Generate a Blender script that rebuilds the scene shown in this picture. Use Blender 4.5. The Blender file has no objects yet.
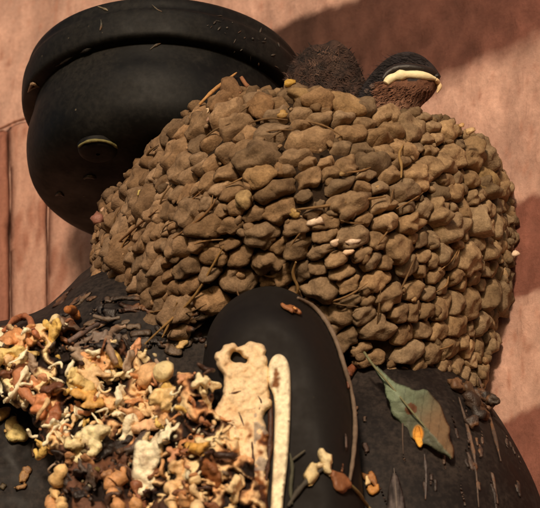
import bpy, math, random
import numpy as np
from mathutils import Vector, Matrix, noise
from mathutils.bvhtree import BVHTree

SC = bpy.context.scene
U = 0.0004                       # one photograph pixel = 0.4 mm at the nest
W0, H0 = 540.0, 508.0
PITCH = math.radians(30.0)
DIST = 3000.0

# ------------------------------------------------------------------ camera
FWD = Vector((0, math.cos(PITCH), math.sin(PITCH)))
UPV = Vector((0, -math.sin(PITCH), math.cos(PITCH)))
CAMP = -FWD * DIST
cd = bpy.data.cameras.new('camera')
cam = bpy.data.objects.new('camera', cd)
SC.collection.objects.link(cam)
cam.location = CAMP * U
cam.rotation_euler = (math.radians(90) + PITCH, 0, 0)
cd.sensor_width = 36.0
cd.lens = 36.0 * DIST / W0
cd.clip_start = 0.05
cd.clip_end = 50.0
SC.camera = cam
cd.dof.use_dof = True
cd.dof.focus_distance = 2790 * U
cd.dof.aperture_fstop = 34.0

# ------------------------------------------------------------------ light
SUN_EL, SUN_AZ = math.radians(15), math.radians(-9)     # azimuth from the camera's side, negative = left
sv = Vector((math.sin(SUN_AZ) * math.cos(SUN_EL), -math.cos(SUN_AZ) * math.cos(SUN_EL), math.sin(SUN_EL)))
world = bpy.data.worlds.new('World')
SC.world = world
world.use_nodes = True
wn = world.node_tree
wn.nodes.clear()
wo = wn.nodes.new('ShaderNodeOutputWorld')
bg = wn.nodes.new('ShaderNodeBackground')
sk = wn.nodes.new('ShaderNodeTexSky')
sk.sky_type = 'NISHITA'
sk.sun_disc = False
sk.sun_elevation = SUN_EL
sk.sun_rotation = math.atan2(sv.x, sv.y)
sk.dust_density = 4.0
bg.inputs['Strength'].default_value = 0.065
wn.links.new(sk.outputs[0], bg.inputs['Color'])
wn.links.new(bg.outputs[0], wo.inputs['Surface'])
sd = bpy.data.lights.new('sun', 'SUN')
sd.energy = 2.7
sd.angle = math.radians(6)
sd.color = (1.0, 0.80, 0.60)
sun = bpy.data.objects.new('sun', sd)
SC.collection.objects.link(sun)
sun.rotation_euler = sv.to_track_quat('Z', 'Y').to_euler()
SC.view_settings.view_transform = 'Standard'
SC.view_settings.look = 'None'
SC.view_settings.exposure = 0.0
SC.view_settings.gamma = 1.0
SC.view_settings.use_curve_mapping = False

random.seed(7)
RNG = np.random.default_rng(7)

# ------------------------------------------------------------------ helpers
def ray(px, py):
    return (FWD * DIST + Vector((1, 0, 0)) * (px - W0 / 2) + UPV * (H0 / 2 - py))

def P(px, py, y):
    """the point at depth y (in photo pixels, toward the camera is negative) seen at that pixel"""
    d = ray(px, py)
    t = (y - CAMP.y) / d.y
    return CAMP + d * t

WYAW = math.radians(30)
WN = Vector((-math.sin(WYAW), -math.cos(WYAW), 0))     # wall normal: left and forward
WH = Vector((math.cos(WYAW), -math.sin(WYAW), 0))      # along the wall to the right, coming nearer
def PW(px, py, off=0.0):
    d = ray(px, py)
    t = (off - CAMP.dot(WN)) / d.dot(WN)
    return CAMP + d * t

WLOC = {}
def link(o, parent=None):
    SC.collection.objects.link(o)
    if parent is not None:
        o.parent = parent
    return o

def tag(o, label=None, cat=None, group=None, kind=None):
    if label: o['label'] = label
    if cat: o['category'] = cat
    if group: o['group'] = group
    if kind: o['kind'] = kind
    return o

def empty(name, loc, label, cat, group=None, kind=None):
    o = bpy.data.objects.new(name, None)
    o.empty_display_size = 0.01
    SC.collection.objects.link(o)
    o.location = Vector(loc) * U
    WLOC[o.name] = Vector(loc)
    return tag(o, label, cat, group, kind)

def mk(name, verts, faces, mat, parent=None, smooth=True, cols=None, color=None, kind=None, label=None, cat=None, group=None):
    n = len(verts)
    c = Vector((sum(v[0] for v in verts) / n, sum(v[1] for v in verts) / n, sum(v[2] for v in verts) / n))
    me = bpy.data.meshes.new(name)
    me.from_pydata([((v[0] - c.x) * U, (v[1] - c.y) * U, (v[2] - c.z) * U) for v in verts], [], faces)
    me.materials.append(mat)
    if smooth:
        me.polygons.foreach_set('use_smooth', [True] * len(me.polygons))
    if cols is not None:
        at = me.color_attributes.new('Col', 'FLOAT_COLOR', 'POINT')
        at.data.foreach_set('color', [x for k in cols for x in (k[0], k[1], k[2], 1.0)])
    me.update()
    o = bpy.data.objects.new(name, me)
    link(o, parent)
    base = WLOC[parent.name] if parent is not None else Vector((0, 0, 0))
    o.location = (c - base) * U
    WLOC[o.name] = c
    if color is not None:
        o.color = (*color, 1.0)
    return tag(o, label, cat, group, kind)

SURF = []          # (bvh) surfaces things can be laid on
def surf(verts, faces):
    SURF.append(BVHTree.FromPolygons([Vector(v) for v in verts], faces))
def hit(px, py, which=None):
    d = ray(px, py).normalized()
    best = None
    for b in (SURF if which is None else which):
        l, nn, i, dist = b.ray_cast(CAMP, d)
        if l is not None and (best is None or dist < best[2]):
            best = (l, nn if nn.dot(d) < 0 else -nn, dist)
    return (best[0], best[1]) if best else (None, None)

def rgb(r, g, b):
    f = lambda c: ((c / 255) / 12.92 if c / 255 <= 0.04045 else ((c / 255 + 0.055) / 1.055) ** 2.4)
    return (f(r), f(g), f(b))

# ------------------------------------------------------------------ materials
class MT:
    def __init__(s, name, rough=0.8, spec=0.3):
        s.m = bpy.data.materials.new(name)
        s.m.use_nodes = True
        s.t = s.m.node_tree
        s.b = s.t.nodes['Principled BSDF']
        s.b.inputs['Roughness'].default_value = rough
        s.b.inputs['Specular IOR Level'].default_value = spec
        s.tc = s.n('TexCoord')
    def n(s, k, **kw):
        o = s.t.nodes.new('ShaderNode' + k)
        for a, v in kw.items():
            setattr(o, a, v)
        return o
    def l(s, a, b):
        s.t.links.new(a, b)
    def coord(s, scale=(1, 1, 1), rot=(0, 0, 0), world=True):
        mp = s.n('Mapping')
        mp.inputs['Scale'].default_value = scale
        mp.inputs['Rotation'].default_value = rot
        if world:
            g = s.n('NewGeometry'); s.l(g.outputs['Position'], mp.inputs['Vector'])
        else:
            s.l(s.tc.outputs['Object'], mp.inputs['Vector'])
        return mp.outputs[0]
    def noise(s, px, detail=4, rough=0.6, scale=(1, 1, 1), dist=0.0, co=None):
        t = s.n('TexNoise')
        t.inputs['Scale'].default_value = 1.0 / (px * U)
        t.inputs['Detail'].default_value = detail
        t.inputs['Roughness'].default_value = rough
        t.inputs['Distortion'].default_value = dist
        s.l(co if co is not None else s.coord(scale), t.inputs['Vector'])
        return t.outputs['Fac']
    def vor(s, px, feature='F1', scale=(1, 1, 1)):
        t = s.n('TexVoronoi')
        t.feature = feature
        t.inputs['Scale'].default_value = 1.0 / (px * U)
        s.l(s.coord(scale), t.inputs['Vector'])
        return t.outputs['Distance']
    def ramp(s, fac, stops, interp='LINEAR'):
        r = s.n('ValToRGB')
        r.color_ramp.interpolation = interp
        e = r.color_ramp.elements
        while len(e) < len(stops):
            e.new(0.5)
        for k, (p, c) in enumerate(stops):
            e[k].position = p
            e[k].color = (*c, 1.0) if len(c) == 3 else c
        s.l(fac, r.inputs[0])
        return r.outputs[0]
    def mix(s, a, b, fac, mode='MIX'):
        m = s.n('Mix'); m.data_type = 'RGBA'; m.blend_type = mode
        for sock, v in ((m.inputs[0], fac), (m.inputs[6], a), (m.inputs[7], b)):
            if isinstance(v, (int, float)): sock.default_value = v
            elif isinstance(v, tuple): sock.default_value = (*v, 1.0)
            else: s.l(v, sock)
        return m.outputs[2]
    def mul(s, a, k, op='MULTIPLY'):
        m = s.n('Math'); m.operation = op
        for sock, v in ((m.inputs[0], a), (m.inputs[1], k)):
            if isinstance(v, (int, float)): sock.default_value = v
            else: s.l(v, sock)
        return m.outputs[0]
    def base(s, c):
        if isinstance(c, tuple): s.b.inputs['Base Color'].default_value = (*c, 1.0)
        else: s.l(c, s.b.inputs['Base Color'])
    def bump(s, h, px, strength=1.0):
        b = s.n('Bump')
        b.inputs['Strength'].default_value = strength
        b.inputs['Distance'].default_value = px * U
        s.l(h, b.inputs['Height'])
        s.l(b.outputs[0], s.b.inputs['Normal'])

def g3(v): return (v, v, v)

def mat_mud(name, source):
    M = MT(name, 0.9, 0.15)
    if source == 'object':
        c = M.n('ObjectInfo').outputs['Color']
    else:
        a = M.n('Attribute'); a.attribute_name = 'Col'; c = a.outputs['Color']
    n1 = M.noise(14, 4, 0.6)
    n2 = M.noise(2.6, 3, 0.7)
    c = M.mix(c, M.ramp(n1, [(0.3, (0.62, 0.58, 0.55)), (0.7, (1.22, 1.2, 1.15))]), 1.0, 'MULTIPLY')
    c = M.mix(c, M.ramp(n2, [(0.3, (0.72, 0.70, 0.66)), (0.68, (1.18, 1.16, 1.12))]), 1.0, 'MULTIPLY')
    M.base(c)
    h = M.mix(M.noise(5.5, 4, 0.7), M.noise(1.9, 3, 0.65), 0.35)
    M.bump(h, 2.0, 0.75)
    return M.m

def mat_plain(name, c, rough=0.8, spec=0.3, var=0.25, px=8, bump=0.6, bpx=3):
    M = MT(name, rough, spec)
    n = M.noise(px, 4, 0.65)
    M.base(M.mix(c, M.ramp(n, [(0.3, g3(1 - var)), (0.7, g3(1 + var))]), 1.0, 'MULTIPLY'))
    if bump: M.bump(M.noise(bpx, 4, 0.65), bump)
    return M.m

def mat_black(name, c=(0.0038, 0.0036, 0.0034), dust=(0.028, 0.025, 0.021), amt=0.55, rough=0.55):
    M = MT(name, rough, 0.22)
    n = M.noise(60, 6, 0.62)
    fine = M.noise(5, 4, 0.7)
    f = M.mul(n, fine)
    d = M.ramp(f, [(0.20, g3(0)), (0.42, g3(amt))])
    # fine long scratches / wiped dust
    sc = M.noise(7, 3, 0.6, scale=(1, 1, 0.22), dist=0.6)
    s2 = M.ramp(sc, [(0.60, g3(0)), (0.74, g3(0.35 * amt))])
    k = M.mix(c, dust, d)
    k = M.mix(k, dust, s2)
    vs = M.ramp(M.vor(17), [(0.035, g3(1)), (0.075, g3(0))])
    gate = M.ramp(M.noise(45, 3, 0.6), [(0.52, g3(0)), (0.6, g3(0.8 * amt))])
    k = M.mix(k, (0.22, 0.18, 0.12), M.mix(vs, gate, 1.0, 'MULTIPLY'))
    M.base(k)
    M.l(M.ramp(n, [(0.3, g3(rough - 0.12)), (0.7, g3(rough + 0.3))]), M.b.inputs['Roughness'])
    M.bump(M.mix(M.noise(26, 3, 0.5), fine, 0.3), 0.9, 0.5)
    return M.m

def mat_wall(name):
    M = MT(name, 0.88, 0.15)
    a = M.n('Attribute'); a.attribute_name = 'Col'
    st = M.noise(14, 5, 0.7, scale=(1, 1, 0.45), dist=0.6)
    fine = M.noise(5, 4, 0.75)
    k = M.mix(a.outputs['Color'], M.ramp(st, [(0.3, (0.86, 0.81, 0.79)), (0.7, (1.1, 1.1, 1.1))]), 1.0, 'MULTIPLY')
    k = M.mix(k, M.ramp(fine, [(0.3, g3(0.84)), (0.7, g3(1.12))]), 1.0, 'MULTIPLY')
    M.base(k)
    M.bump(M.mix(st, fine, 0.4), 3.2, 0.8)
    return M.m

def mat_obj(name, rough=0.75, var=0.3, px=6, bump=1.5, spec=0.25, tint=None):
    """colour from the object, broken up"""
    M = MT(name, rough, spec)
    c = M.n('ObjectInfo').outputs['Color']
    n = M.noise(px, 4, 0.7)
    c = M.mix(c, M.ramp(n, [(0.3, g3(1 - var)), (0.7, g3(1 + var * 0.7))]), 1.0, 'MULTIPLY')
    if tint:
        c = M.mix(c, tint, M.ramp(M.noise(px * 2.2, 4, 0.65), [(0.54, g3(0)), (0.68, g3(0.6))]))
    M.base(c)
    M.bump(M.noise(px * 0.6, 4, 0.65), bump, 0.8)
    return M.m

def mat_attr(name, rough=0.75, bump=1.2, px=4, var=0.25):
    M = MT(name, rough, 0.25)
    a = M.n('Attribute'); a.attribute_name = 'Col'
    c = M.mix(a.outputs['Color'], M.ramp(M.noise(px, 4, 0.7), [(0.3, g3(1 - var)), (0.7, g3(1 + var))]), 1.0, 'MULTIPLY')
    M.base(c)
    M.bump(M.noise(px * 0.7, 3, 0.6), bump, 0.8)
    return M.m

M_PELLET = mat_mud('dried_mud_pellet', 'object')
M_CRUMB = mat_mud('dried_mud_crumbs', 'attr')
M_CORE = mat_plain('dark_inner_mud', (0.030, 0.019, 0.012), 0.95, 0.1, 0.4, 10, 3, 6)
M_BLACK = mat_black('dusty_black_plastic')
M_BLACK2 = mat_black('grimy_black_metal', (0.0095, 0.007, 0.0065), (0.055, 0.041, 0.034), 0.75, 0.56)
M_HOOD = mat_black('smooth_black_plastic', (0.0085, 0.0065, 0.0056), (0.02, 0.0155, 0.013), 0.3, 0.6)
M_WALL = mat_wall('mottled_stucco')
M_BAND = mat_plain('russet_joint', (0.26, 0.115, 0.075), 0.9, 0.1)
M_DROP = mat_obj('dried_dropping', 0.5, 0.34, 9, 2.0, 0.45, tint=(0.26, 0.115, 0.045))
M_STRAW = mat_obj('dry_straw_and_glint', 0.7, 0.3, 5, 0.5, 0.3)
M_ATTR = mat_attr('mottled_surface')
M_FEATH = mat_attr('downy_plumage', 0.85, 0.8, 2.5, 0.35)

# ------------------------------------------------------------------ flat-ish solids with a free outline
def pip(pts, X, Y):
    ins = np.zeros(X.shape, bool)
    n = len(pts)
    for i in range(n):
        x0, y0 = pts[i]; x1, y1 = pts[(i + 1) % n]
        if y0 == y1: continue
        c = ((y0 > Y) != (y1 > Y)) & (X < (x1 - x0) * (Y - y0) / (y1 - y0) + x0)
        ins ^= c
    return ins

def near(polys, X, Y):
    D = np.full(X.shape, 1e9); NX = X.copy(); NY = Y.copy()
    for pts in polys:
        n = len(pts)
        for i in range(n):
            x0, y0 = pts[i]; x1, y1 = pts[(i + 1) % n]
            dx, dy = x1 - x0, y1 - y0
            L = dx * dx + dy * dy
            if L == 0: continue
            t = np.clip(((X - x0) * dx + (Y - y0) * dy) / L, 0, 1)
            qx, qy = x0 + t * dx, y0 + t * dy
            d = np.hypot(X - qx, Y - qy)
            m = d < D
            D = np.where(m, d, D); NX = np.where(m, qx, NX); NY = np.where(m, qy, NY)
    return D, NX, NY

def chaikin(pts, k=2, closed=True):
    for _ in range(k):
        out = []
        n = len(pts)
        for i in range(n if closed else n - 1):
            a, b = pts[i], pts[(i + 1) % n]
            out.append(tuple(a[j] * .75 + b[j] * .25 for j in range(len(a))))
            out.append(tuple(a[j] * .25 + b[j] * .75 for j in range(len(a))))
        if not closed: out = [pts[0]] + out + [pts[-1]]
        pts = out
    return pts

def pillow(poly, holes=(), th=6, back=4, step=2.0, edge=6, pw=0.5):
    """returns list of (x, y, z) local verts and faces; z > 0 toward the viewer; rounded at every edge"""
    xs = np.arange(min(p[0] for p in poly) - step, max(p[0] for p in poly) + step, step)
    ys = np.arange(min(p[1] for p in poly) - step, max(p[1] for p in poly) + step, step)
    X, Y = np.meshgrid(xs, ys)
    ins = pip(poly, X, Y)
    for h in holes: ins &= ~pip(h, X, Y)
    D, NX, NY = near([poly, *holes], X, Y)
    cell = ins[:-1, :-1] & ins[1:, :-1] & ins[:-1, 1:] & ins[1:, 1:]
    cnt = np.zeros(X.shape, int)
    cnt[:-1, :-1] += cell; cnt[1:, :-1] += cell; cnt[:-1, 1:] += cell; cnt[1:, 1:] += cell
    bd = (cnt > 0) & (cnt < 4)
    X = np.where(bd, NX, X); Y = np.where(bd, NY, Y); D = np.where(bd, 0, D)
    e = np.clip(D / edge, 0, 1)
    H = (1 - (1 - e) ** 2) ** pw
    V, F = [], []
    fi = {}; bi = {}
    for j, i in zip(*np.nonzero(cnt > 0)):
        fi[(j, i)] = len(V); V.append((X[j, i], Y[j, i], th * H[j, i]))
        if bd[j, i]: bi[(j, i)] = fi[(j, i)]
        else:
            bi[(j, i)] = len(V); V.append((X[j, i], Y[j, i], -back * H[j, i]))
    for j, i in zip(*np.nonzero(cell)):
        k = [(j, i), (j, i + 1), (j + 1, i + 1), (j + 1, i)]
        F.append(tuple(fi[q] for q in k)[::-1])
        F.append(tuple(bi[q] for q in k))
    return V, F

def nz(x, y, z, s=1.0, seed=0.0):
    return noise.noise(Vector((x / s + seed, y / s - seed * 0.7, z / s + seed * 1.3)))

def solid_at(name, poly, depth, mat, parent=None, holes=(), th=6, back=4, step=2.0, edge=6, namp=0, nsc=10, seed=1.0, colf=None, reg=False, pw=0.5, **kw):
    V, F = pillow(poly, holes, th, back, step, edge, pw)
    VV, C = [], []
    for x, y, z in V:
        d0 = depth(x, y) if callable(depth) else depth
        a = namp * (nz(x, y, z, nsc, seed) + 0.5 * nz(x, y, z, nsc * 0.4, seed + 9)) if z > 0 else 0
        VV.append(P(x, y, d0 - z - a))
        if colf: C.append(colf(x, y, z))
    o = mk(name, VV, F, mat, parent, cols=C if colf else None, **kw)
    if reg: surf(VV, F)
    return o

def rand_poly(r, k=11, rough=0.45, stretch=1.0, ang=0.0, rnd=random):
    ph = rnd.random() * 100
    out = []
    for i in range(k):
        a = 2 * math.pi * i / k
        q = r * max(0.22, 1 + rough * 1.6 * nz(math.cos(a) * 1.4, math.sin(a) * 1.4, ph, 1.0))
        q = min(q, r * 1.9)
        x, y = q * math.cos(a) * stretch, q * math.sin(a) / stretch
        out.append((x * math.cos(ang) - y * math.sin(ang), x * math.sin(ang) + y * math.cos(ang)))
    return chaikin(out, 1)

def frame(nn, spin=0.0):
    n = Vector(nn).normalized()
    e1 = Vector((1, 0, 0)) - n * n.x
    if e1.length < 0.1: e1 = Vector((0, 0, 1)) - n * n.z
    e1.normalize(); e2 = n.cross(e1)
    c, s = math.cos(spin), math.sin(spin)
    return e1 * c + e2 * s, e2 * c - e1 * s, n

def flake(c, nn, poly, th=3, back=2, step=2.0, edge=4, bend=0.0, holes=(), seed=0.0, namp=1.0, spin=0.0):
    V, F = pillow(poly, holes, th, back, step, edge)
    e1, e2, n = frame(nn, spin)
    bx = random.uniform(-1, 1); by = random.uniform(-1, 1)
    out = []
    for x, y, z in V:
        zz = z + max(-0.9 * edge, min(0.9 * edge, bend * (x * bx + y * by) / 14.0 * abs(x * bx + y * by) / 8.0)) + namp * nz(x, y, z, 5.0, seed)
        out.append(Vector(c) + e1 * x - e2 * y + n * zz)
    return out, F

def tube(pts, rads, seg=7, wob=0.0, sm=2):
    pts = [Vector(p) for p in pts]
    if not hasattr(rads, '__len__'): rads = [rads] * len(pts)
    if sm:
        q = chaikin([(*p, r) for p, r in zip(pts, rads)], sm, False)
        pts = [Vector(p[:3]) for p in q]; rads = [p[3] for p in q]
    V, F = [], []
    n = len(pts)
    for i, p in enumerate(pts):
        t = (pts[min(i + 1, n - 1)] - pts[max(i - 1, 0)]).normalized()
        a = t.cross(Vector((0.3, -1, 0.2))).normalized(); b = t.cross(a)
        r = rads[i] * (1 + wob * nz(p.x, p.y, p.z, 6))
        for k in range(seg):
            th = 2 * math.pi * k / seg
            V.append(p + a * (r * math.cos(th)) + b * (r * math.sin(th)))
    for i in range(n - 1):
        for k in range(seg):
            F.append((i * seg + k, i * seg + (k + 1) % seg, (i + 1) * seg + (k + 1) % seg, (i + 1) * seg + k))
    V.append(pts[0]); V.append(pts[-1])
    for k in range(seg):
        F.append((len(V) - 2, (k + 1) % seg, k)); F.append((len(V) - 1, (n - 1) * seg + k, (n - 1) * seg + (k + 1) % seg))
    return V, F

def lathe(c, prof, seg=96, tilt=None, wob=0.0, sx=1.0):
    V, F = [], []
    m = Matrix.Rotation(0, 3, 'X') if tilt is None else tilt
    for r, z in prof:
        for k in range(seg):
            a = 2 * math.pi * k / seg
            w = 1 + wob * nz(math.cos(a) * 2, math.sin(a) * 2, z / 60, 1.0)
            V.append(Vector(c) + m @ Vector((r * w * math.cos(a) * sx, r * w * math.sin(a), z)))
    for i in range(len(prof) - 1):
        for k in range(seg):
            F.append((i * seg + k, i * seg + (k + 1) % seg, (i + 1) * seg + (k + 1) % seg, (i + 1) * seg + k))
    F.append(tuple(range(seg))[::-1]); F.append(tuple((len(prof) - 1) * seg + k for k in range(seg)))
    return V, F

def rounded(prof, k=2):
    return chaikin([prof[0]] + prof + [prof[-1]], k, False)

# ------------------------------------------------------------------ the wall
def wall_sheet(name, uv, off, mat, parent=None, th=4, step=None, namp=0.0, **kw):
    """closed slab lying on the wall; uv = pixel outline as seen on the wall"""
    pts = [PW(x, y, off) for x, y in uv]
    n = len(pts)
    V = pts + [p - WN * th for p in pts]
    F = [tuple(range(n))[::-1], tuple(range(n, 2 * n))] + [(i, (i + 1) % n, n + (i + 1) % n, n + i) for i in range(n)]
    return mk(name, V, F, mat, parent, smooth=False, **kw)

wc = PW(270, 254)
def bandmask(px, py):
    """how far the russet colour covers this spot: three broad stripes climbing to the right"""
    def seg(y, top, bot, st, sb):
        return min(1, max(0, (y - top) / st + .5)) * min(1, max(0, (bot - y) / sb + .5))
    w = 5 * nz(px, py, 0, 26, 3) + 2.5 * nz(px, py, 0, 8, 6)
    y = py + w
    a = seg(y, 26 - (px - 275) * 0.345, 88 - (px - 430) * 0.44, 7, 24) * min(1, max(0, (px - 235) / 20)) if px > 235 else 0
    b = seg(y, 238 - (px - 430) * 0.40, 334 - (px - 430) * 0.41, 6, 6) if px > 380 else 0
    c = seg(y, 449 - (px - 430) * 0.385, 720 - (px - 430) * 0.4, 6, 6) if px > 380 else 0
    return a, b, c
def project(p):
    d = p - CAMP
    k = DIST / d.dot(FWD)
    return W0 / 2 + d.x * k, H0 / 2 - d.dot(UPV) * k
NX_, NY_ = 300, 300
def warp(i, n):
    u = (i / n - .5) * 2
    return 520 * u + (1500 * (abs(u) - .85) / .15 * (1 if u > 0 else -1) if abs(u) > .85 else 0)
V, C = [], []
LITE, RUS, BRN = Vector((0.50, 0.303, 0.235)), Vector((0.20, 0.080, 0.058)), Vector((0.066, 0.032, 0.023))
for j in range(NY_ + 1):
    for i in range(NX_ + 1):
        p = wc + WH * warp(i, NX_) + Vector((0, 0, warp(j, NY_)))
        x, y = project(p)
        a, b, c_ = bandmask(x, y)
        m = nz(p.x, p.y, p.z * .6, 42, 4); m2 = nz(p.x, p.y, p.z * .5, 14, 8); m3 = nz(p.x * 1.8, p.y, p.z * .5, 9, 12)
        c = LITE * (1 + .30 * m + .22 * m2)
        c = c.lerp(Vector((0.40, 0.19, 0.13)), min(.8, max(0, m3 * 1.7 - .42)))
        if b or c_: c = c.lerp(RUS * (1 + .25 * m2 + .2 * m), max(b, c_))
        if a: c = c.lerp(BRN.lerp(RUS * 0.85, min(1, max(0, (x - 300) / 260))) * (1 + .4 * m2 + .2 * m), a)  # upper stripe: darkest and brownest at its left end, redder rightward
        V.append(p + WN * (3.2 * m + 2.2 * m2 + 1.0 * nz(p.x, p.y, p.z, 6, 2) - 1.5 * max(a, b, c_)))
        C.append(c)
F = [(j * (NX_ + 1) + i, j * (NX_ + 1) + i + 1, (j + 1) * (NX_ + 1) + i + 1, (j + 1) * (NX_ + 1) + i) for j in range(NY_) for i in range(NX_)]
wall = mk('wall', V, F, M_WALL, cols=C, kind='structure', label='mottled peach stucco wall with russet stripes behind the nest')
def wavy(a, b, n, amp, seed):
    return [(a[0] + (b[0] - a[0]) * i / n, a[1] + (b[1] - a[1]) * i / n + amp * nz(i * 0.9, seed, 0)) for i in range(n + 1)]
for k, (x0, x1, yt0, yt1) in enumerate(((-60, 6.5, 152, 128.5), (7.2, 44.2, 128.2, 114), (45, 150, 113.5, 76))):
    poly = wavy((x0, yt0), (x1, yt1), 8, 3.5, k * 3.0) + [(x1 + 1, yt1 + 2)] + [(x1 + 3 + 1.5 * nz(q, k, 0, 1.3), yt1 + 60 + q * 24) for q in range(12)] + [(x0 + 3 + 1.5 * nz(q, k + 9, 0, 1.3), yt1 + 60 + q * 24) for q in range(11, -1, -1)]
    vv, ff = pillow(poly, (), 7 - k, 6, 3.0, 5)
    VV, CC = [], []
    for x, y, z in vv:
        q = PW(x, y, 3 + z); m = nz(q.x, q.y, q.z * .4, 30, 5 + k); m2 = nz(q.x * 1.6, q.y, q.z * .4, 10, 9)
        VV.append(q + WN * (2.5 * m + 1.5 * m2 if z > 0 else 0))
        CC.append((Vector((0.50, 0.285, 0.21)) if k else Vector((0.30, 0.13, 0.09))).lerp(Vector((0.34, 0.15, 0.10)), min(.9, max(0, m * 1.6 + m2 * 1.1))))
    mk('plaster_panel', VV, ff, M_WALL, wall, cols=CC)
def joint(pts, r, off, col):
    q = [PW(x, y, off) for x, y in pts]
    V, F = tube(q, [r * .6] + [r] * (len(q) - 2) + [r * .6], 8, 0.9, 2)
    mk('mortar_joint', V, F, M_BAND, wall)
joint([(-20, 135), (0, 129), (14, 122), (24, 119), (34, 116)], 1.3, 7.5, 0)
joint([(18, 142), (24, 150), (22, 156), (28, 146)], 1.5, 7, 0)
# ------------------------------------------------------------------ upper lamp
T = P(160, 197, -100)          # centre of the underside
lampU = empty('wall_lamp', T, 'round lidded black lamp above the nest, at the upper left', 'lamp')
zt = 143
tl = Matrix.Rotation(math.radians(1.5), 3, 'Y')
body = rounded([(1, -1), (60, -1), (88, 0), (114, 6), (128, 20), (133, 42), (133, 62), (129, 78), (127, zt - 44)], 2)
V, F = lathe(T, body, 128, tl); surf(V, F)
mk('body', V, F, M_BLACK, lampU)
lid = rounded([(124, zt - 50), (137, zt - 49), (141.5, zt - 45), (142, zt - 20), (138, zt - 16), (138, zt - 6), (134, zt), (100, zt + 5), (1, zt + 6)], 2)
V, F = lathe(T, lid, 128, tl); surf(V, F)
mk('lid', V, F, M_BLACK, lampU)
c = T + Vector((-62, 0, 0)); cc, _ = hit(98, 150)
cc = cc if cc is not None else c
V, F = lathe(cc, rounded([(2, -5), (14, -5), (18.5, -3), (20, 4)], 2), 40)
mk('screw_cap', V, F, M_BLACK, lampU)
V, F = tube([cc + Vector((math.cos(a) * 19.5, math.sin(a) * 19.5, -1.5)) for a in np.linspace(math.radians(200), math.radians(345), 16)], [0.4] + [1.4] * 14 + [0.4], 6, 0.5)
mk('cap_glint', V, F, M_STRAW, lampU, color=rgb(120, 112, 70))  # olive arc: highlight on the cap's rim, put in as colour
# bracket to the wall
bpt = T + Vector((40, 150, 60))
V, F = tube([T + Vector((20, 60, 50)), T + Vector((60, 190, 50))], 34, 20, 0, 0)
mk('wall_bracket', V, F, M_BLACK2, lampU)
# chips, scratches and dried specks on it
def speck(pts, r, col, parent, name='dirt_streak', lift=0.4, flat=1.0, **kw):
    q = []
    for (x, y) in pts:
        h, nn = hit(x, y)
        if h is None: return None
        q.append(h + nn * lift)
    V, F = tube(q, [r * 0.35] + [r] * (len(q) - 2) + [r * 0.3] if len(q) > 2 else r, 6, 0.8, 2)
    return mk(name, V, F, M_DROP, parent, color=col, **kw)
G1 = rgb(92, 84, 70)
speck([(29, 90), (33, 82), (37, 86), (41, 88)], 1.6, rgb(150, 120, 90), lampU)
speck([(28, 92), (33, 87), (40, 86)], 1.3, rgb(120, 98, 75), lampU)
speck([(98, 7), (104, 9), (108, 11)], 2.0, rgb(120, 108, 88), lampU)
speck([(101, 20), (102, 26), (100, 31)], 1.5, rgb(60, 58, 48), lampU)
speck([(56, 67), (66, 61), (76, 55)], 2.6, rgb(46, 42, 36), lampU, lift=-1)
speck([(76, 55), (86, 51), (92, 48)], 2.4, rgb(46, 42, 38), lampU, lift=-1)
speck([(150, 50), (155, 46), (161, 43)], 1.8, rgb(75, 66, 54), lampU)
speck([(152, 5), (157, 10), (162, 12)], 1.1, G1, lampU)
speck([(84, 178), (90, 175), (96, 178)], 3.0, rgb(70, 62, 50), lampU)
speck([(56, 195), (60, 192), (64, 196)], 2.2, rgb(58, 54, 46), lampU)
for k in range(26):
    x = random.uniform(205, 288); y = 12 + (x - 205) * 0.32 + random.uniform(-4, 34)
    a = random.uniform(-1, 2.2); L = random.uniform(1.5, 6)
    speck([(x, y), (x + L * math.cos(a) * .5, y + L * math.sin(a) * .5), (x + L * math.cos(a), y + L * math.sin(a))], random.uniform(0.5, 1.4), rgb(*(lambda g: (g, g * .92, g * .82))(random.uniform(38, 92))), lampU)

# ------------------------------------------------------------------ lower lamp (what the nest is built on)
A2 = P(370, 420, -150)
lampL = empty('twin_lamp', (A2.x - 60, -150, -460), 'grimy black twin lamp carrying the nest, coated with droppings', 'lamp')
DY = -98.0
prof = [(1, -212), (60, -215), (88, -228), (104, -248), (122, -275), (138, -308), (153, -345), (163, -380), (170, -420), (172, -480), (160, -486), (1, -486)]
V, F = lathe((A2.x, DY, 30), rounded(prof, 2), 128); surf(V, F)
DRUM = [SURF[-1]]
mk('lamp_head', V, F, M_BLACK2, lampL)
LB = chaikin([(-80, 600), (-80, 330), (0, 322), (40, 312), (62, 294), (92, 262), (150, 250), (240, 262), (300, 330), (300, 600)], 2)
solid_at('lamp_head', LB, -118, M_BLACK2, lampL, th=92, back=60, step=5, edge=70, namp=5, nsc=30, reg=True)
HP = chaikin([(196, 600), (200, 400), (204, 345), (214, 316), (240, 292), (272, 284), (300, 294), (322, 314), (340, 345), (350, 385), (358, 440), (364, 500), (368, 600)], 2)
solid_at('hood', HP, -285, M_HOOD, lampL, th=60, back=120, step=3, edge=42, reg=True)
HOOD = [SURF[-1]]

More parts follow.
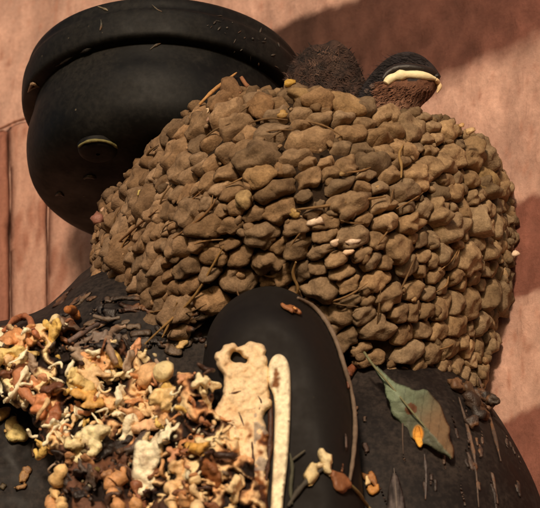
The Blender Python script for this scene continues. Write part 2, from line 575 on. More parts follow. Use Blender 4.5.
# coated twin plates inside the hood
def coat(x, y, z):
    k = 0.5 + 0.5 * nz(x, y, 0, 16, 3) + 0.35 * nz(x, y, 0, 5, 8)
    low = min(1, max(0, (y - 405) / 70))
    c1 = Vector(rgb(243, 219, 180)); c2 = Vector(rgb(150, 88, 40)); c3 = Vector(rgb(70, 38, 22)); c4 = Vector(rgb(140, 132, 128))
    c = c1.lerp(Vector(rgb(226, 190, 144)), max(0, min(1, k)))
    t = k * 0.9 - 0.72 + low * 0.42
    if t > 0: c = c.lerp(c2, min(1, t * 5))
    if t > 0.16: c = c.lerp(c3, min(1, (t - 0.16) * 7))
    if x > 254 and 408 < y < 470 and nz(x, y, 0, 7, 5) > -0.1: c = c.lerp(c4, 0.7)
    return c
P1 = chaikin([(217, 352), (223, 345), (234, 342), (241, 347), (248, 343), (257, 342), (264, 349), (268, 362), (269, 378), (268, 400), (266, 430), (268, 470), (266, 560), (212, 560), (214, 470), (210, 430), (219, 405), (222, 385), (217, 368)], 2)
P1 = [(x + (4 + (y > 400) * 3) * nz(x, y, 0, 10, 2) + 2 * nz(x, y, 0, 4, 5), y + 3.5 * nz(x, y, 0, 8, 7)) for x, y in chaikin(P1, 1)]
H1 = chaikin([(231, 355), (234, 351), (240, 353), (243, 358), (248, 359), (246, 364), (240, 362), (235, 363), (230, 360)], 1)
solid_at('coated_plate', P1, -346, M_ATTR, lampL, holes=[H1], th=7, back=14, step=1.4, edge=4, namp=2.8, nsc=9, colf=coat, reg=True, label='broad cream crusted plate with a small hole')
P2 = chaikin([(268, 368), (271, 358), (278, 353), (286, 357), (290, 368), (291, 390), (290, 430), (287, 470), (283, 500), (280, 560), (268, 560), (271, 500), (274, 450), (275, 410), (274, 395), (268, 384)], 2)
solid_at('coated_plate', P2, -350, M_ATTR, lampL, th=5, back=14, step=1.3, edge=3, namp=1.8, nsc=8, seed=4, colf=lambda x, y, z: Vector(rgb(250, 236, 200)).lerp(Vector(rgb(130, 84, 48)), min(1, max(0, 1.6 - math.hypot((x - 276) / 3.2, (y - 379) / 9) + nz(x, y, 0, 4, 9))) + min(.6, max(0, nz(x, y, 0, 14, 2) * 1.1 - 0.15))), reg=True, label='narrow cream crusted plate')
for pts, r in (([(225, 396), (233, 393), (241, 391)], 0.9), ([(238, 410), (241, 418), (244, 426)], 0.8), ([(258, 396), (262, 402), (259, 410)], 0.8), ([(270, 395), (271, 420), (270, 450), (266, 480)], 3.0), ([(252, 442), (254, 470), (250, 495)], 1.6)):
    speck(pts, r, rgb(70, 40, 24), lampL, 'crack', 0.2)

# ------------------------------------------------------------------ the nest
def polyline(pts):
    pts = [Vector((*p, 0)) for p in chaikin(pts, 2, False)]
    L = [0]
    for a, b in zip(pts, pts[1:]): L.append(L[-1] + (b - a).length)
    def f(t):
        s = t * L[-1]
        for i in range(len(L) - 1):
            if s <= L[i + 1]: break
        k = (s - L[i]) / max(1e-9, L[i + 1] - L[i])
        return pts[i].lerp(pts[i + 1], k)
    return f
CT = polyline([(116, 194), (146, 160), (180, 122), (205, 100), (230, 88), (256, 98), (285, 90), (318, 96), (350, 104), (378, 116), (410, 114), (440, 120), (466, 138), (488, 150), (499, 172), (504, 186)])
CB = polyline([(101, 300), (126, 324), (160, 336), (195, 330), (216, 302), (244, 290), (272, 288), (302, 304), (330, 328), (352, 352), (385, 376), (415, 391), (445, 402), (470, 400)])
CL = polyline([(116, 194), (102, 216), (97, 245), (98, 275), (101, 300)])
CR = polyline([(504, 186), (509, 225), (508, 262), (501, 290), (488, 318), (486, 350), (480, 382), (470, 400)])
c00, c10, c01, c11 = CT(0), CT(1), CB(0), CB(1)
YC = -140.0
def SP(a, t):
    """nest surface: a 0..1 left to right, t 0 rim .. 1 base"""
    q = CT(a) * (1 - t) + CB(a) * t + CL(t) * (1 - a) + CR(t) * a - (c00 * ((1 - a) * (1 - t)) + c10 * (a * (1 - t)) + c01 * ((1 - a) * t) + c11 * (a * t))
    s = 2 * a - 1
    cs = (1 - abs(s) ** 2.15) * 0.96
    h = 0.90 + 0.32 * math.sin(math.pi * min(1, t * 1.05)) * 0.5 - 0.30 * t * t
    return P(q.x, q.y, YC - 190 * cs * h)
NA, NT = 96, 36
def agrid(i): return 0.5 - 0.5 * math.cos(math.pi * i / NA)
G = [[SP(agrid(i), j / NT) for i in range(NA + 1)] for j in range(NT + 1)]
V = [p for row in G for p in row]
F = [(j * (NA + 1) + i, (j + 1) * (NA + 1) + i, (j + 1) * (NA + 1) + i + 1, j * (NA + 1) + i + 1) for j in range(NT) for i in range(NA)]
surf(V, F)
NEST = [SURF[-1]]
nestB = P(300, 330, -200)
nest = empty('bird_nest', nestB, 'large cup nest of brown mud pellets on the black twin lamp', 'nest')
# core shell: outer skin pulled 3 px in, wall 22 px thick, inner cup, back wall
cx = sum((p.x for p in G[0])) / len(G[0])
cen = Vector((cx, YC + 10, 0))
def toward(p, k):
    d = Vector((cen.x - p.x, cen.y - p.y, 0))
    L = d.length
    return p + d * min(1, k / max(L, 1))
V = []; F = []
def add_rows(rows):
    base = len(V)
    for r in rows: V.extend(r)
    m = len(rows[0])
    for j in range(len(rows) - 1):
        for i in range(m - 1):
            F.append((base + j * m + i, base + (j + 1) * m + i, base + (j + 1) * m + i + 1, base + j * m + i + 1))
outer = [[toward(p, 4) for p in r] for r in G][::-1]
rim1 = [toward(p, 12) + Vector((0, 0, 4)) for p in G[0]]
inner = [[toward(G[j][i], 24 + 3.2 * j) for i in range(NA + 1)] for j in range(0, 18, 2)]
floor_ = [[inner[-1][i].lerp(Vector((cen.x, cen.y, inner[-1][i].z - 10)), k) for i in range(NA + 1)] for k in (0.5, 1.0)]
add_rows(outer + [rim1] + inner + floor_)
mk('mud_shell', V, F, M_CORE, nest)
# rear half, reaching the wall
V = []; F = []
def wall_y(x): return (-x * WN.x) / WN.y
NBk = 40
rows = []
for j in range(0, NT + 1, 3):
    L, R = G[j][0], G[j][NA]
    rr = []
    for i in range(NBk + 1):
        a = math.pi * i / NBk
        x = (L.x + R.x) / 2 - (R.x - L.x) / 2 * math.cos(a)
        y0 = YC + (R.x - L.x) * 0.5 * math.sin(a)
        y = min(y0, wall_y(x) - 4) if i not in (0, NBk) else YC
        rr.append(Vector((x, y, L.z + (R.z - L.z) * i / NBk)))
    rows.append(rr)
add_rows(rows)
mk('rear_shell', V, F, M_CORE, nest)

# pellets: packed cells over the surface
random.seed(11)
ST = Vector((0.90, 0, 0.43)).normalized()      # daubs lie along this direction
def tq(p, k):                                   # squeeze along ST so that cells come out long
    return p - ST * (p.dot(ST) * (1 - 1 / k))
tris = []
area = []
for j in range(NT):
    for i in range(NA):
        q = (G[j][i], G[j + 1][i], G[j + 1][i + 1], G[j][i + 1])
        ar = (q[2] - q[0]).cross(q[3] - q[1]).length
        # foreshortened flanks still want cells
        tris.append((i, j)); area.append(ar)
area = np.array(area); area /= area.sum()
cand = RNG.choice(len(tris), 9000, p=area)
KS = 1.62
seeds = []
cell = {}
def too_close(p, r):
    k = (int(p.x // 24), int(p.y // 24), int(p.z // 24))
    for dx in (-1, 0, 1):
        for dy in (-1, 0, 1):
            for dz in (-1, 0, 1):
                for s in cell.get((k[0] + dx, k[1] + dy, k[2] + dz), ()):
                    if (s[1] - p).length < 0.5 * (r + s[2]): return True
    return False
for ci in cand:
    i, j = tris[ci]
    fa, ft = random.random(), random.random()
    a = agrid(i) * (1 - fa) + agrid(i + 1) * fa; t = (j + ft) / NT
    p = SP(a, t)
    q = tq(p, KS)
    big = nz(p.x, p.y, p.z, 70, 2.0)
    r = random.choice((10, 12, 14.5, 16.5, 18.5, 20.5, 23)) * (1.0 + 0.25 * big)
    if too_close(q, r): continue
    s = (p, q, r, a, t)
    seeds.append(s)
    cell.setdefault((int(q.x // 24), int(q.y // 24), int(q.z // 24)), []).append(s)
def normal_at(a, t):
    e = 0.012
    a = min(max(a, 0.012), 0.988)
    da = SP(min(1, a + e), t) - SP(max(0, a - e), t)
    dt = SP(a, min(1, t + e)) - SP(a, max(0, t - e))
    n = dt.cross(da)
    n.normalize()
    c = SP(a, t)
    out = Vector((c.x - cen.x, c.y - (cen.y + 30), -20))
    if n.dot(out) < 0: n = -n
    return n
def bbox_r(p): return p
def pellet_mesh(s, others, hgt, spokes=22, rings=6, shrink=1.0, rmax=1.35):
    p, q, r, a, t = s
    n = normal_at(a, t)
    n = (n + Vector((random.uniform(-.22, .22), random.uniform(-.22, .22), random.uniform(-.22, .22)))).normalized()
    e1 = (ST - n * ST.dot(n))
    if e1.length < 0.2: e1 = Vector((0, 0, 1)) - n * n.z
    e1.normalize(); e2 = n.cross(e1)
    k1 = 1 + (KS - 1) * abs(e1.dot(ST))
    lim = []
    seed = random.random() * 50
    nb = []
    for o in others:
        d = o[1] - q
        d = Vector((d.dot(e1), d.dot(e2)))
        L = d.length
        if L > 1e-3: nb.append((d / L, L * r / (r + o[2])))
    for k in range(spokes):
        th = 2 * math.pi * k / spokes
        u = Vector((math.cos(th), math.sin(th)))
        m = r * rmax * 0.62
        for d, b in nb:
            cs = u.dot(d)
            if cs > 0.05: m = min(m, b / cs)
        lim.append(m)
    # soften the cell's corners, then roughen the outline
    lim = [min(lim[k] * 1.04, 0.25 * lim[k - 1] + 0.5 * lim[k] + 0.25 * lim[(k + 1) % spokes] ) for k in range(spokes)]
    lim = [max(2.0, l * shrink - 0.35) * (1 + 0.30 * nz(math.cos(2 * math.pi * k / spokes) * 1.8, math.sin(2 * math.pi * k / spokes) * 1.8, seed, 1.0)) for k, l in enumerate(lim)]
    lim = [max(1.5, l) for l in lim]
    V, F = [], []
    tx, ty = random.uniform(-.30, .30), random.uniform(-.30, .30)
    tw = random.uniform(0.40, 0.62)
    for j in range(rings + 1):
        f = j / rings
        for k in range(spokes):
            th = 2 * math.pi * k / spokes
            x, y = math.cos(th) * lim[k] * f, math.sin(th) * lim[k] * f
            z = hgt * (max(0.0, 1 - f ** 3.0)) ** tw + (x * tx + y * ty) * (1 - f * 0.6)
            z += hgt * 0.78 * nz(x, y, seed, 9.5) + hgt * 0.12 * nz(x, y, seed + 7, 4.0)
            if f > 0.98: z = -7
            v = p + e1 * (x * k1) + e2 * y
            v += n * (z + (0 if f > 0.98 else -0.24 * (v.z - p.z)))
            if j == 0 and k: continue
            V.append(v)
    for k in range(spokes): F.append((0, 1 + k, 1 + (k + 1) % spokes))
    for j in range(rings - 1):
        b = 1 + j * spokes
        for k in range(spokes): F.append((b + k, b + spokes + k, b + spokes + (k + 1) % spokes, b + (k + 1) % spokes))
    return V, F
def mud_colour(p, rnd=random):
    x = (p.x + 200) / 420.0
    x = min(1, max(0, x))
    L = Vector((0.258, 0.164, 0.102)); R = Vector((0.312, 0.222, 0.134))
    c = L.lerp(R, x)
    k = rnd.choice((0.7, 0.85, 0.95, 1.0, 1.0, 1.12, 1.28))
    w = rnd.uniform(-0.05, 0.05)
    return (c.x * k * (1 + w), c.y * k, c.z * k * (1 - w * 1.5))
def others_of(s, R=46):
    return [o for o in seeds if o is not s and (o[1] - s[1]).length < R]
info = []
for s in seeds:
    n = normal_at(s[3], s[4])
    vis = n.dot((CAMP - s[0]).normalized())
    info.append((s[2] * (0.3 + max(0, vis)), s))
info.sort(key=lambda x: -x[0])
rest_V, rest_F, rest_C = [], [], []
for k, (_, s) in enumerate(info):
    h = s[2] * random.uniform(0.34, 0.62)
    V, F = pellet_mesh(s, others_of(s), h, spokes=26 if k < 300 else 16, rings=7 if k < 300 else 4, shrink=random.choice((0.94, 1.0, 1.06, 1.16)))
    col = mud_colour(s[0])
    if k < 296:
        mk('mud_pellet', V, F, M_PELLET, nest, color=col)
    else:
        b = len(rest_V); rest_V += V; rest_F += [tuple(b + i for i in f) for f in F]; rest_C += [col] * len(V)
print('pellets', len(info))
mk('mud_crumbs', rest_V, rest_F, M_CRUMB, nest, cols=rest_C, kind='stuff')
# crumbs lodged between and on top of the pellets, and along the rim
random.seed(5)
ICO = None
import bmesh
def ico(sub):
    bm = bmesh.new(); bmesh.ops.create_icosphere(bm, subdivisions=sub, radius=1.0)
    bm.verts.ensure_lookup_table()
    v = [tuple(x.co) for x in bm.verts]; f = [tuple(q.index for q in p.verts) for p in bm.faces]
    bm.free(); return v, f
I2 = ico(2); I3 = ico(3)
def lump(c, r, src=I2, sq=(1, 1, 1), amp=0.3, nn=None, spin=None, nsc=1.0):
    seed = random.random() * 80
    e1, e2, n = frame(nn if nn is not None else (0, -1, 0), random.uniform(0, 6.28) if spin is None else spin)
    V = []
    for x, y, z in src[0]:
        k = 1 + amp * (nz(x, y, z, nsc, seed) * 1.5 + 0.6 * nz(x, y, z, nsc * 0.45, seed))
        V.append(Vector(c) + e1 * (x * k * r * sq[0]) + e2 * (y * k * r * sq[1]) + n * (z * k * r * sq[2]))
    return V, src[1]
def join(L):
    V, F, C = [], [], []
    for v, f, c in L:
        b = len(V); V += v; F += [tuple(b + i for i in q) for q in f]; C += [c] * len(v)
    return V, F, C
L = []
for _ in range(420):
    a, t = random.random(), random.random()
    a = 0.5 - 0.5 * math.cos(math.pi * a)
    p = SP(a, t); n = normal_at(a, t)
    r = random.uniform(1.5, 5.0)
    v, f = lump(p + n * random.uniform(-2, 4.5), r, I2, (random.uniform(0.9, 1.7), random.uniform(.7, 1.1), 0.8), 0.35, n)
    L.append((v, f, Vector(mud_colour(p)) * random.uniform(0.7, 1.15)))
for _ in range(120):            # irregular rim
    a = random.random(); p = SP(a, 0.0)
    v, f = lump(toward(p, random.uniform(-1, 14)) + Vector((0, 0, random.uniform(-1, 5))), random.uniform(3, 8), I2, (1.3, 0.9, 0.9), 0.35)
    L.append((v, f, Vector(mud_colour(p)) * random.uniform(0.6, 1.0)))
for _ in range(90):             # ragged right and left flanks
    t = random.random(); a = random.choice((0.0, 1.0, 1.0)); p = SP(a, t)
    v, f = lump(p + Vector((random.uniform(-3, 3), random.uniform(-14, 4), random.uniform(-2, 2))), random.uniform(3, 7.5), I2, (1.0, 1.0, 1.1), 0.4)
    L.append((v, f, Vector(mud_colour(p)) * random.uniform(0.6, 1.0)))
V, F, C = join(L)
mk('mud_crumbs', V, F, M_CRUMB, nest, cols=C, kind='stuff')

# notable pellets placed by hand: peak, big pale pellet, rim pellets
def big(px, py, r, sq, col, lift=3, spin=0.0, amp=0.28, name='mud_pellet', par=nest, mat=M_PELLET, src=I3, sink=None, which=NEST, label=None):
    h, nn = hit(px, py, which)
    if h is None: h = SP(0.5 if px < 400 else 0.8, 0.02); h = P(px, py, h.y); nn = Vector((0, -1, 0.0))
    V, F = lump(h + nn * lift, r, src, sq, amp, nn, spin)
    return mk(name, V, F, mat, par, color=col, label=label)
MUD = (0.335, 0.215, 0.12)
big(485, 182, 16, (1.15, 0.95, 0.55), (0.36, 0.255, 0.13), 1, 0.4)
big(318, 103, 14, (1.2, 0.8, 0.7), MUD, 4, 0.3)
big(345, 107, 13, (1.35, 0.75, 0.7), (0.36, 0.24, 0.13), 4, -0.2)
big(303, 100, 11, (1.3, 0.8, 0.7), (0.29, 0.195, 0.10), 4, -0.3)
big(262, 110, 15, (0.9, 1.2, 0.6), (0.25, 0.15, 0.08), 4, 0.2)
big(232, 92, 13, (0.75, 1.2, 0.7), (0.21, 0.125, 0.07), 2, 0.2)
big(224, 104, 12, (1.3, 0.6, 0.6), (0.24, 0.145, 0.08), 4, 0.8)
big(262, 180, 12, (1.2, 0.85, 0.6), (0.34, 0.22, 0.115), 5, 0.15, 0.4)
big(246, 201, 8, (1.0, 0.95, 0.7), (0.38, 0.27, 0.14), 8, 0.0, 0.4)
# pale grit: quartz specks, white and yellow crumbs
for x, y, r, sx, col in ((317, 221, 4.2, 1.6, (232, 205, 178)), (335, 243, 3.4, 1.3, (238, 208, 178)), (351, 242, 3.8, 1.5, (240, 215, 190)), (347, 252, 3.4, 1.2, (235, 200, 165)),
                         (207, 118, 3.6, 1.7, (236, 205, 165)), (213, 123, 3.0, 1.0, (190, 150, 125)), (145, 195, 3.2, 0.8, (225, 200, 120)), (289, 87, 4.5, 1.1, (190, 150, 66)),
                         (283, 119, 4.2, 1.1, (180, 142, 82)), (515, 257, 3.4, 0.9, (225, 195, 165)), (107, 214, 3.4, 0.9, (200, 160, 130)), (97, 222, 6.0, 0.8, (150, 100, 85)),
                         (296, 213, 4.5, 1.0, (185, 150, 90)), (470, 134, 3.5, 1.3, (215, 180, 130)), (461, 129, 2.6, 1.0, (190, 150, 100)), (340, 178, 2.5, 1, (150, 120, 75)), (410, 300, 2.5, 1, (170, 140, 95)),
                         (128, 256, 2.2, 1.0, (200, 160, 120)), (375, 190, 2.2, 1.0, (195, 160, 110)), (255, 150, 2.2, 1.2, (185, 150, 100))):
    big(x, y, r, (sx * 1.1, 0.9, 0.5), rgb(*col), 7 if 300 < x < 360 else 6, 0.3, 0.5, 'grit_speck', nest, M_DROP, I2)
# straws worked into the mud
def straw(pts, r, col, lift=7, name='straw', par=nest, which=None, mat=M_STRAW, sag=0.0):
    q = []
    for k, (x, y) in enumerate(pts):
        h, nn = hit(x, y, which)
        if h is None:
            h = P(x, y, q[-1].y if q else -300); nn = Vector((0, -1, 0)); q.append(h); continue
        q.append(h + nn * lift)
    V, F = tube(q, [r * 0.6] + [r] * (len(q) - 2) + [r * 0.35], 7, 0.35, 2)
    return mk(name, V, F, mat, par, color=rgb(*col))
straw([(145, 344), (172, 322), (196, 296), (214, 262), (226, 244)], 1.3, (146, 112, 66), 8, which=NEST + DRUM)
straw([(160, 342), (176, 318), (182, 300)], 1.3, (130, 98, 55), 8)
straw([(298, 210), (325, 208), (352, 204), (380, 200)], 1.6, (128, 98, 62), 9, which=NEST)
straw([(203, 108), (214, 96), (226, 82), (234, 76)], 2.0, (190, 142, 88), 5)
straw([(238, 80), (243, 88), (248, 92), (241, 97)], 2.4, (160, 110, 78), 5)
straw([(180, 240), (200, 225), (214, 212), (222, 200)], 1.2, (130, 95, 60), 9, which=NEST)
straw([(184, 218), (196, 205), (210, 192)], 1.0, (130, 95, 60), 9, which=NEST)
straw([(300, 258), (296, 270), (304, 284), (298, 296)], 1.6, (145, 112, 68), 9, which=NEST)
straw([(395, 182), (396, 170), (393, 160), (398, 150)], 1.5, (150, 118, 72), 9, which=NEST)
straw([(120, 250), (140, 232), (165, 212)], 1.3, (120, 85, 55), 8, which=NEST)
straw([(262, 322), (240, 300), (236, 284)], 1.0, (110, 82, 55), 7, which=NEST)
for k in range(34):
    a, t = random.uniform(0.05, 0.95), random.uniform(0.05, 0.95)
    p = SP(a, t)
    n = normal_at(a, t)
    e1, e2, n = frame(n, random.gauss(0.5, 0.5))
    Ls = random.uniform(7, 22)
    q = [p + n * 5 - e1 * Ls, p + n * random.uniform(7, 10) + e2 * random.uniform(-3, 3), p + n * 5 + e1 * Ls]
    V, F = tube(q, [0.5, random.uniform(0.8, 1.4), 0.4], 6, 0.3, 2)
    mk('straw', V, F, M_STRAW, nest, color=rgb(*(lambda g: (132 * g, 100 * g, 64 * g))(random.uniform(0.75, 1.1))))

# ------------------------------------------------------------------ the chick
def chick_col(x, y, z):
    j = 3.5 * nz(x, y, z, 6, 2)
    throat_line = 82 - (x - 385) * 0.06
    dark = Vector((0.022, 0.018, 0.017)); blue = Vector((0.034, 0.029, 0.032)); ruf = Vector((0.15, 0.068, 0.040)); pale = Vector((0.28, 0.155, 0.10))
    if y + j > throat_line and x + j > 374:
        c = ruf.lerp(pale, min(1, max(0, (y - 96) / 16 + 0.5 * nz(x, y, 0, 5, 3))))
        return c
    return dark.lerp(blue, min(1, max(0, 0.5 + nz(x, y, z, 8, 6))))
CH = chaikin([(352, 104), (362, 86), (374, 70), (388, 57), (404, 51), (418, 53), (431, 62), (440, 74), (440, 82), (437, 89), (431, 98), (421, 106), (414, 118), (414, 160), (410, 190), (396, 204), (368, 204), (352, 180), (344, 140)], 2)
chick = solid_at('swallow_chick', CH, lambda x, y: -232 + 0.5 * max(0, y - 112), M_FEATH, th=24, back=27, step=1.6, edge=26, namp=1.6, nsc=7, colf=chick_col, reg=True,
                 label='swallow chick with yellow gape peeking over the nest rim', cat='bird')
CHB = [SURF[-1]]
def onchick(x, y, lift=0.0):
    h, nn = hit(x, y, CHB)
    if h is None:
        return P(x, y, -236 - lift)
    return h + nn * lift
pts = [(386, 84.5), (390, 80), (397, 77), (407, 75.5), (418, 76), (427, 77.5), (434, 79)]
V, F = tube([onchick(x, y, 1.2) for x, y in pts], [3.0, 4.8, 5.0, 4.8, 4.6, 3.8, 2.0], 10, 0.35, 2)
mk('gape', V, F, mat_plain('yellow_gape', rgb(252, 236, 190), 0.5, 0.4, 0.12, 6, 0.4), chick)
pts = [(383, 80), (388, 73), (400, 68), (416, 69), (428, 72), (437, 76)]
V, F = tube([onchick(x, y, 0.8) for x, y in pts], [2.0, 3.8, 4.6, 4.6, 4.2, 3.0], 10, 0.15, 2)
mk('upper_beak', V, F, mat_plain('dark_horn', (0.018, 0.012, 0.010), 0.45, 0.4, 0.2, 6, 0.4), chick)
V, F = lump(onchick(436, 77, 1), 3.8, I3, (1.0, 0.9, 0.9), 0.15)
mk('beak_tip', V, F, bpy.data.materials['dark_horn'], chick)
V, F = tube([onchick(434, 80, 2), P(438, 83, -240), P(440, 87, -240), P(437, 93, -238)], [1.6, 3.0, 2.8, 1.0], 9, 0.5, 2)
mk('lower_beak', V, F, mat_plain('pale_horn', rgb(240, 208, 160), 0.6, 0.3, 0.2, 5, 0.5), chick)
V, F = lump(onchick(397, 66, 0.3), 2.6, I3, (1, 1, 0.7), 0.0)
mk('eye', V, F, mat_plain('black_eye', (0.006, 0.005, 0.005), 0.12, 0.6, 0.0, 6, 0), chick)
# downy barbs
random.seed(21)
V, F, C = [], [], []
for _ in range(2600):
    x = random.uniform(350, 440); y = random.uniform(54, 112)
    h, nn = hit(x, y, CHB)
    if h is None: continue
    if 386 < x < 438 and 66 < y < 85: continue
    low = y > 84 and x > 374
    d = Vector((-1, random.uniform(-.3, .1), random.uniform(-.45, .1))) if not low else Vector((-0.75, 0, -0.62 + random.uniform(-.2, .2)))
    d = (d + nn * random.uniform(0.25, 0.9)).normalized()
    Ls = random.uniform(3, 8) * (1.4 if y < 66 else 1)
    s = d.cross(nn).normalized() * random.uniform(0.35, 0.7)
    b = len(V)
    V += [h - s, h + s, h + d * Ls * .6 + nn * .4 + s * .6, h + d * Ls * .6 + nn * .4 - s * .6, h + d * Ls]
    F += [(b, b + 1, b + 2, b + 3), (b + 3, b + 2, b + 4)]
    c = chick_col(x, y, 10) * random.uniform(0.6, 1.7)
    C += [c] * 5
mk('down_feathers', V, F, M_FEATH, chick, cols=C, kind='stuff')
# small grey tuft at the nape
for x, y in ((373, 88), (368, 93)):
    V, F = lump(onchick(x, y, 1.0), 2.8, I2, (1, 1.2, .6), 0.4)
    mk('feather_tuft', V, F, M_STRAW, chick, color=rgb(92, 76, 68))

# second, mostly hidden nestling: brown downy back with a U shaped ridge
def nest2_col(x, y, z):
    k = 0.5 + nz(x, y, z, 9, 4)
    return Vector((0.014, 0.010, 0.009)).lerp(Vector((0.062, 0.034, 0.025)), min(1, max(0, k)))
C2 = chaikin([(282, 120), (282, 90), (288, 66), (300, 54), (312, 44), (324, 45), (334, 38), (345, 46), (354, 54), (362, 74), (372, 92), (374, 120), (360, 180), (315, 180)], 2)
chick2 = solid_at('swallow_chick', C2, lambda x, y: -222 + 0.5 * max(0, y - 112), M_FEATH, th=18, back=24, step=2.2, edge=24, namp=4, nsc=10, seed=6, colf=nest2_col, reg=True,
                  label='dusky brown downy chick sunk in the nest left of the yellow beak', cat='bird')
CH2 = [SURF[-1]]
q = [hit(x, y, CH2)[0] + Vector((0, -2, 0)) for x, y in ((318, 72), (317, 60), (323, 53), (332, 53), (336, 62), (335, 70))]
UQ = [(318, 74), (316, 64), (320, 55), (328, 52), (335, 57), (337, 68)]
V, F, C = [], [], []
for _ in range(4200):
    x = random.uniform(284, 376); y = random.uniform(46, 125)
    h, nn = hit(x, y, CH2)
    if h is None: continue
    d = (Vector((random.uniform(-1, 1), 0, random.uniform(-.8, .8))) + nn * 0.15).normalized()
    s = d.cross(nn).normalized() * random.uniform(0.3, 0.6); Ls = random.uniform(2.5, 6); b = len(V)
    V += [h - s, h + s, h + d * Ls * .6 + s * .6, h + d * Ls * .6 - s * .6, h + d * Ls]
    F += [(b, b + 1, b + 2, b + 3), (b + 3, b + 2, b + 4)]
    du = min(math.hypot(x - a, y - b_) for a, b_ in UQ)
    C += [nest2_col(x, y, 5) * random.uniform(0.7, 1.8) + Vector((0.085, 0.05, 0.036)) * math.exp(-(du / 4.5) ** 2)] * 5
mk('down_feathers', V, F, M_FEATH, chick2, cols=C, kind='stuff')

# ------------------------------------------------------------------ droppings heap at the lower left
random.seed(31)
HPOLY = chaikin([(-40, 330), (0, 324), (22, 328), (44, 320), (70, 316), (84, 330), (112, 338), (140, 350), (158, 366), (180, 376), (204, 372), (212, 384), (212, 410), (224, 432), (244, 452), (262, 480), (266, 560), (52, 560), (60, 500), (56, 450), (40, 438), (30, 405), (0, 396), (-40, 400)], 2)
heapE = P(130, 470, -230)
heap = empty('droppings_pile', heapE, 'crusted heap of cream and orange bird droppings beside the coated plates', 'droppings')
HPOLY = [(x + 9 * nz(x, y, 0, 19, 3) + 5 * nz(x, y, 0, 7, 5), y + 9 * nz(x, y, 0, 19, 13) + 5 * nz(x, y, 0, 7, 15)) for x, y in chaikin(HPOLY, 1)]
def hdepth(x, y):
    k = (x - 120) / 140
    f = min(1, max(0, (x - 140) / 55)); f = f * f * (3 - 2 * f)
    return (-236 - 45 * max(0, 1 - k * k) - 0.18 * max(0, y - 400)) * (1 - f) - 352 * f
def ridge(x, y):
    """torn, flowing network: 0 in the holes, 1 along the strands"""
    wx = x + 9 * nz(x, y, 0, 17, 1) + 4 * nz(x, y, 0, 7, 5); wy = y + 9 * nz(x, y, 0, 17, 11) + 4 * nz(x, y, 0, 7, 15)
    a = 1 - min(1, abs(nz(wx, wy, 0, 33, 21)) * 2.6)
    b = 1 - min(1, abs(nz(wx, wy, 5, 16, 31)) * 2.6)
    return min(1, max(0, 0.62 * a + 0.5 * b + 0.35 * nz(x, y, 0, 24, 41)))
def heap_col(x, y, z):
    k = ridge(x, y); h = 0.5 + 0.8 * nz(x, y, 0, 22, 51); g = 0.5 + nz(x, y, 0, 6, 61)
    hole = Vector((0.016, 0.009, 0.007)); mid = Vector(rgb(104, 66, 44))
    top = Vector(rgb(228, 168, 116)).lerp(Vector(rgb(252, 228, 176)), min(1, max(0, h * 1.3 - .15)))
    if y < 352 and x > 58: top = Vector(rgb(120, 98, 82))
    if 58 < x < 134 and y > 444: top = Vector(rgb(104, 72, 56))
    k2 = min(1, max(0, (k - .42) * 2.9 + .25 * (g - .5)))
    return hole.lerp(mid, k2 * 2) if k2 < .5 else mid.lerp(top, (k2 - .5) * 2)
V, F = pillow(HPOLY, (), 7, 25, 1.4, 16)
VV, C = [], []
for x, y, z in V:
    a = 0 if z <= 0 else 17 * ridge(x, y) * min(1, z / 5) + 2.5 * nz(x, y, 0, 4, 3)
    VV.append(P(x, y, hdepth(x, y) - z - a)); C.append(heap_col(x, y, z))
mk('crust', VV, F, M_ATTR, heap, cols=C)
surf(VV, F)
HB = [SURF[-1]]
PAL = [((255, 243, 208), 12), ((250, 226, 176), 11), ((240, 202, 150), 7), ((214, 150, 98), 4), ((220, 158, 116), 4), ((150, 96, 64), 2), ((110, 66, 44), 2), ((236, 196, 110), 2), ((170, 146, 124), 3), ((60, 38, 28), 2)]
PALX = [c for c, k in PAL for _ in range(k)]
def bit(x, y, r, stretch, ang, col, lift=3.0, holes=(), th=None, name='dropping', par=heap, which=None, bend=3.0, tilt=0.5, rough=0.5, label=None):
    h, nn = hit(x, y, which or HB)
    if h is None: return
    nn = (nn * 0.5 + Vector((0, -0.87, -0.5)) * 0.6 + Vector([random.uniform(-tilt, tilt) for _ in range(3)])).normalized()
    poly = rand_poly(r, 15, rough, stretch, ang)
    V, F = flake(h + nn * lift, nn, poly, th or r * 0.32, r * 0.15, max(0.9, r * 0.12), r * 0.2, bend, holes, random.random() * 50, r * 0.26)
    if V: return mk(name, V, F, M_DROP, par, color=rgb(*col), label=label)
cnt = 0
tries = 0
placed = []
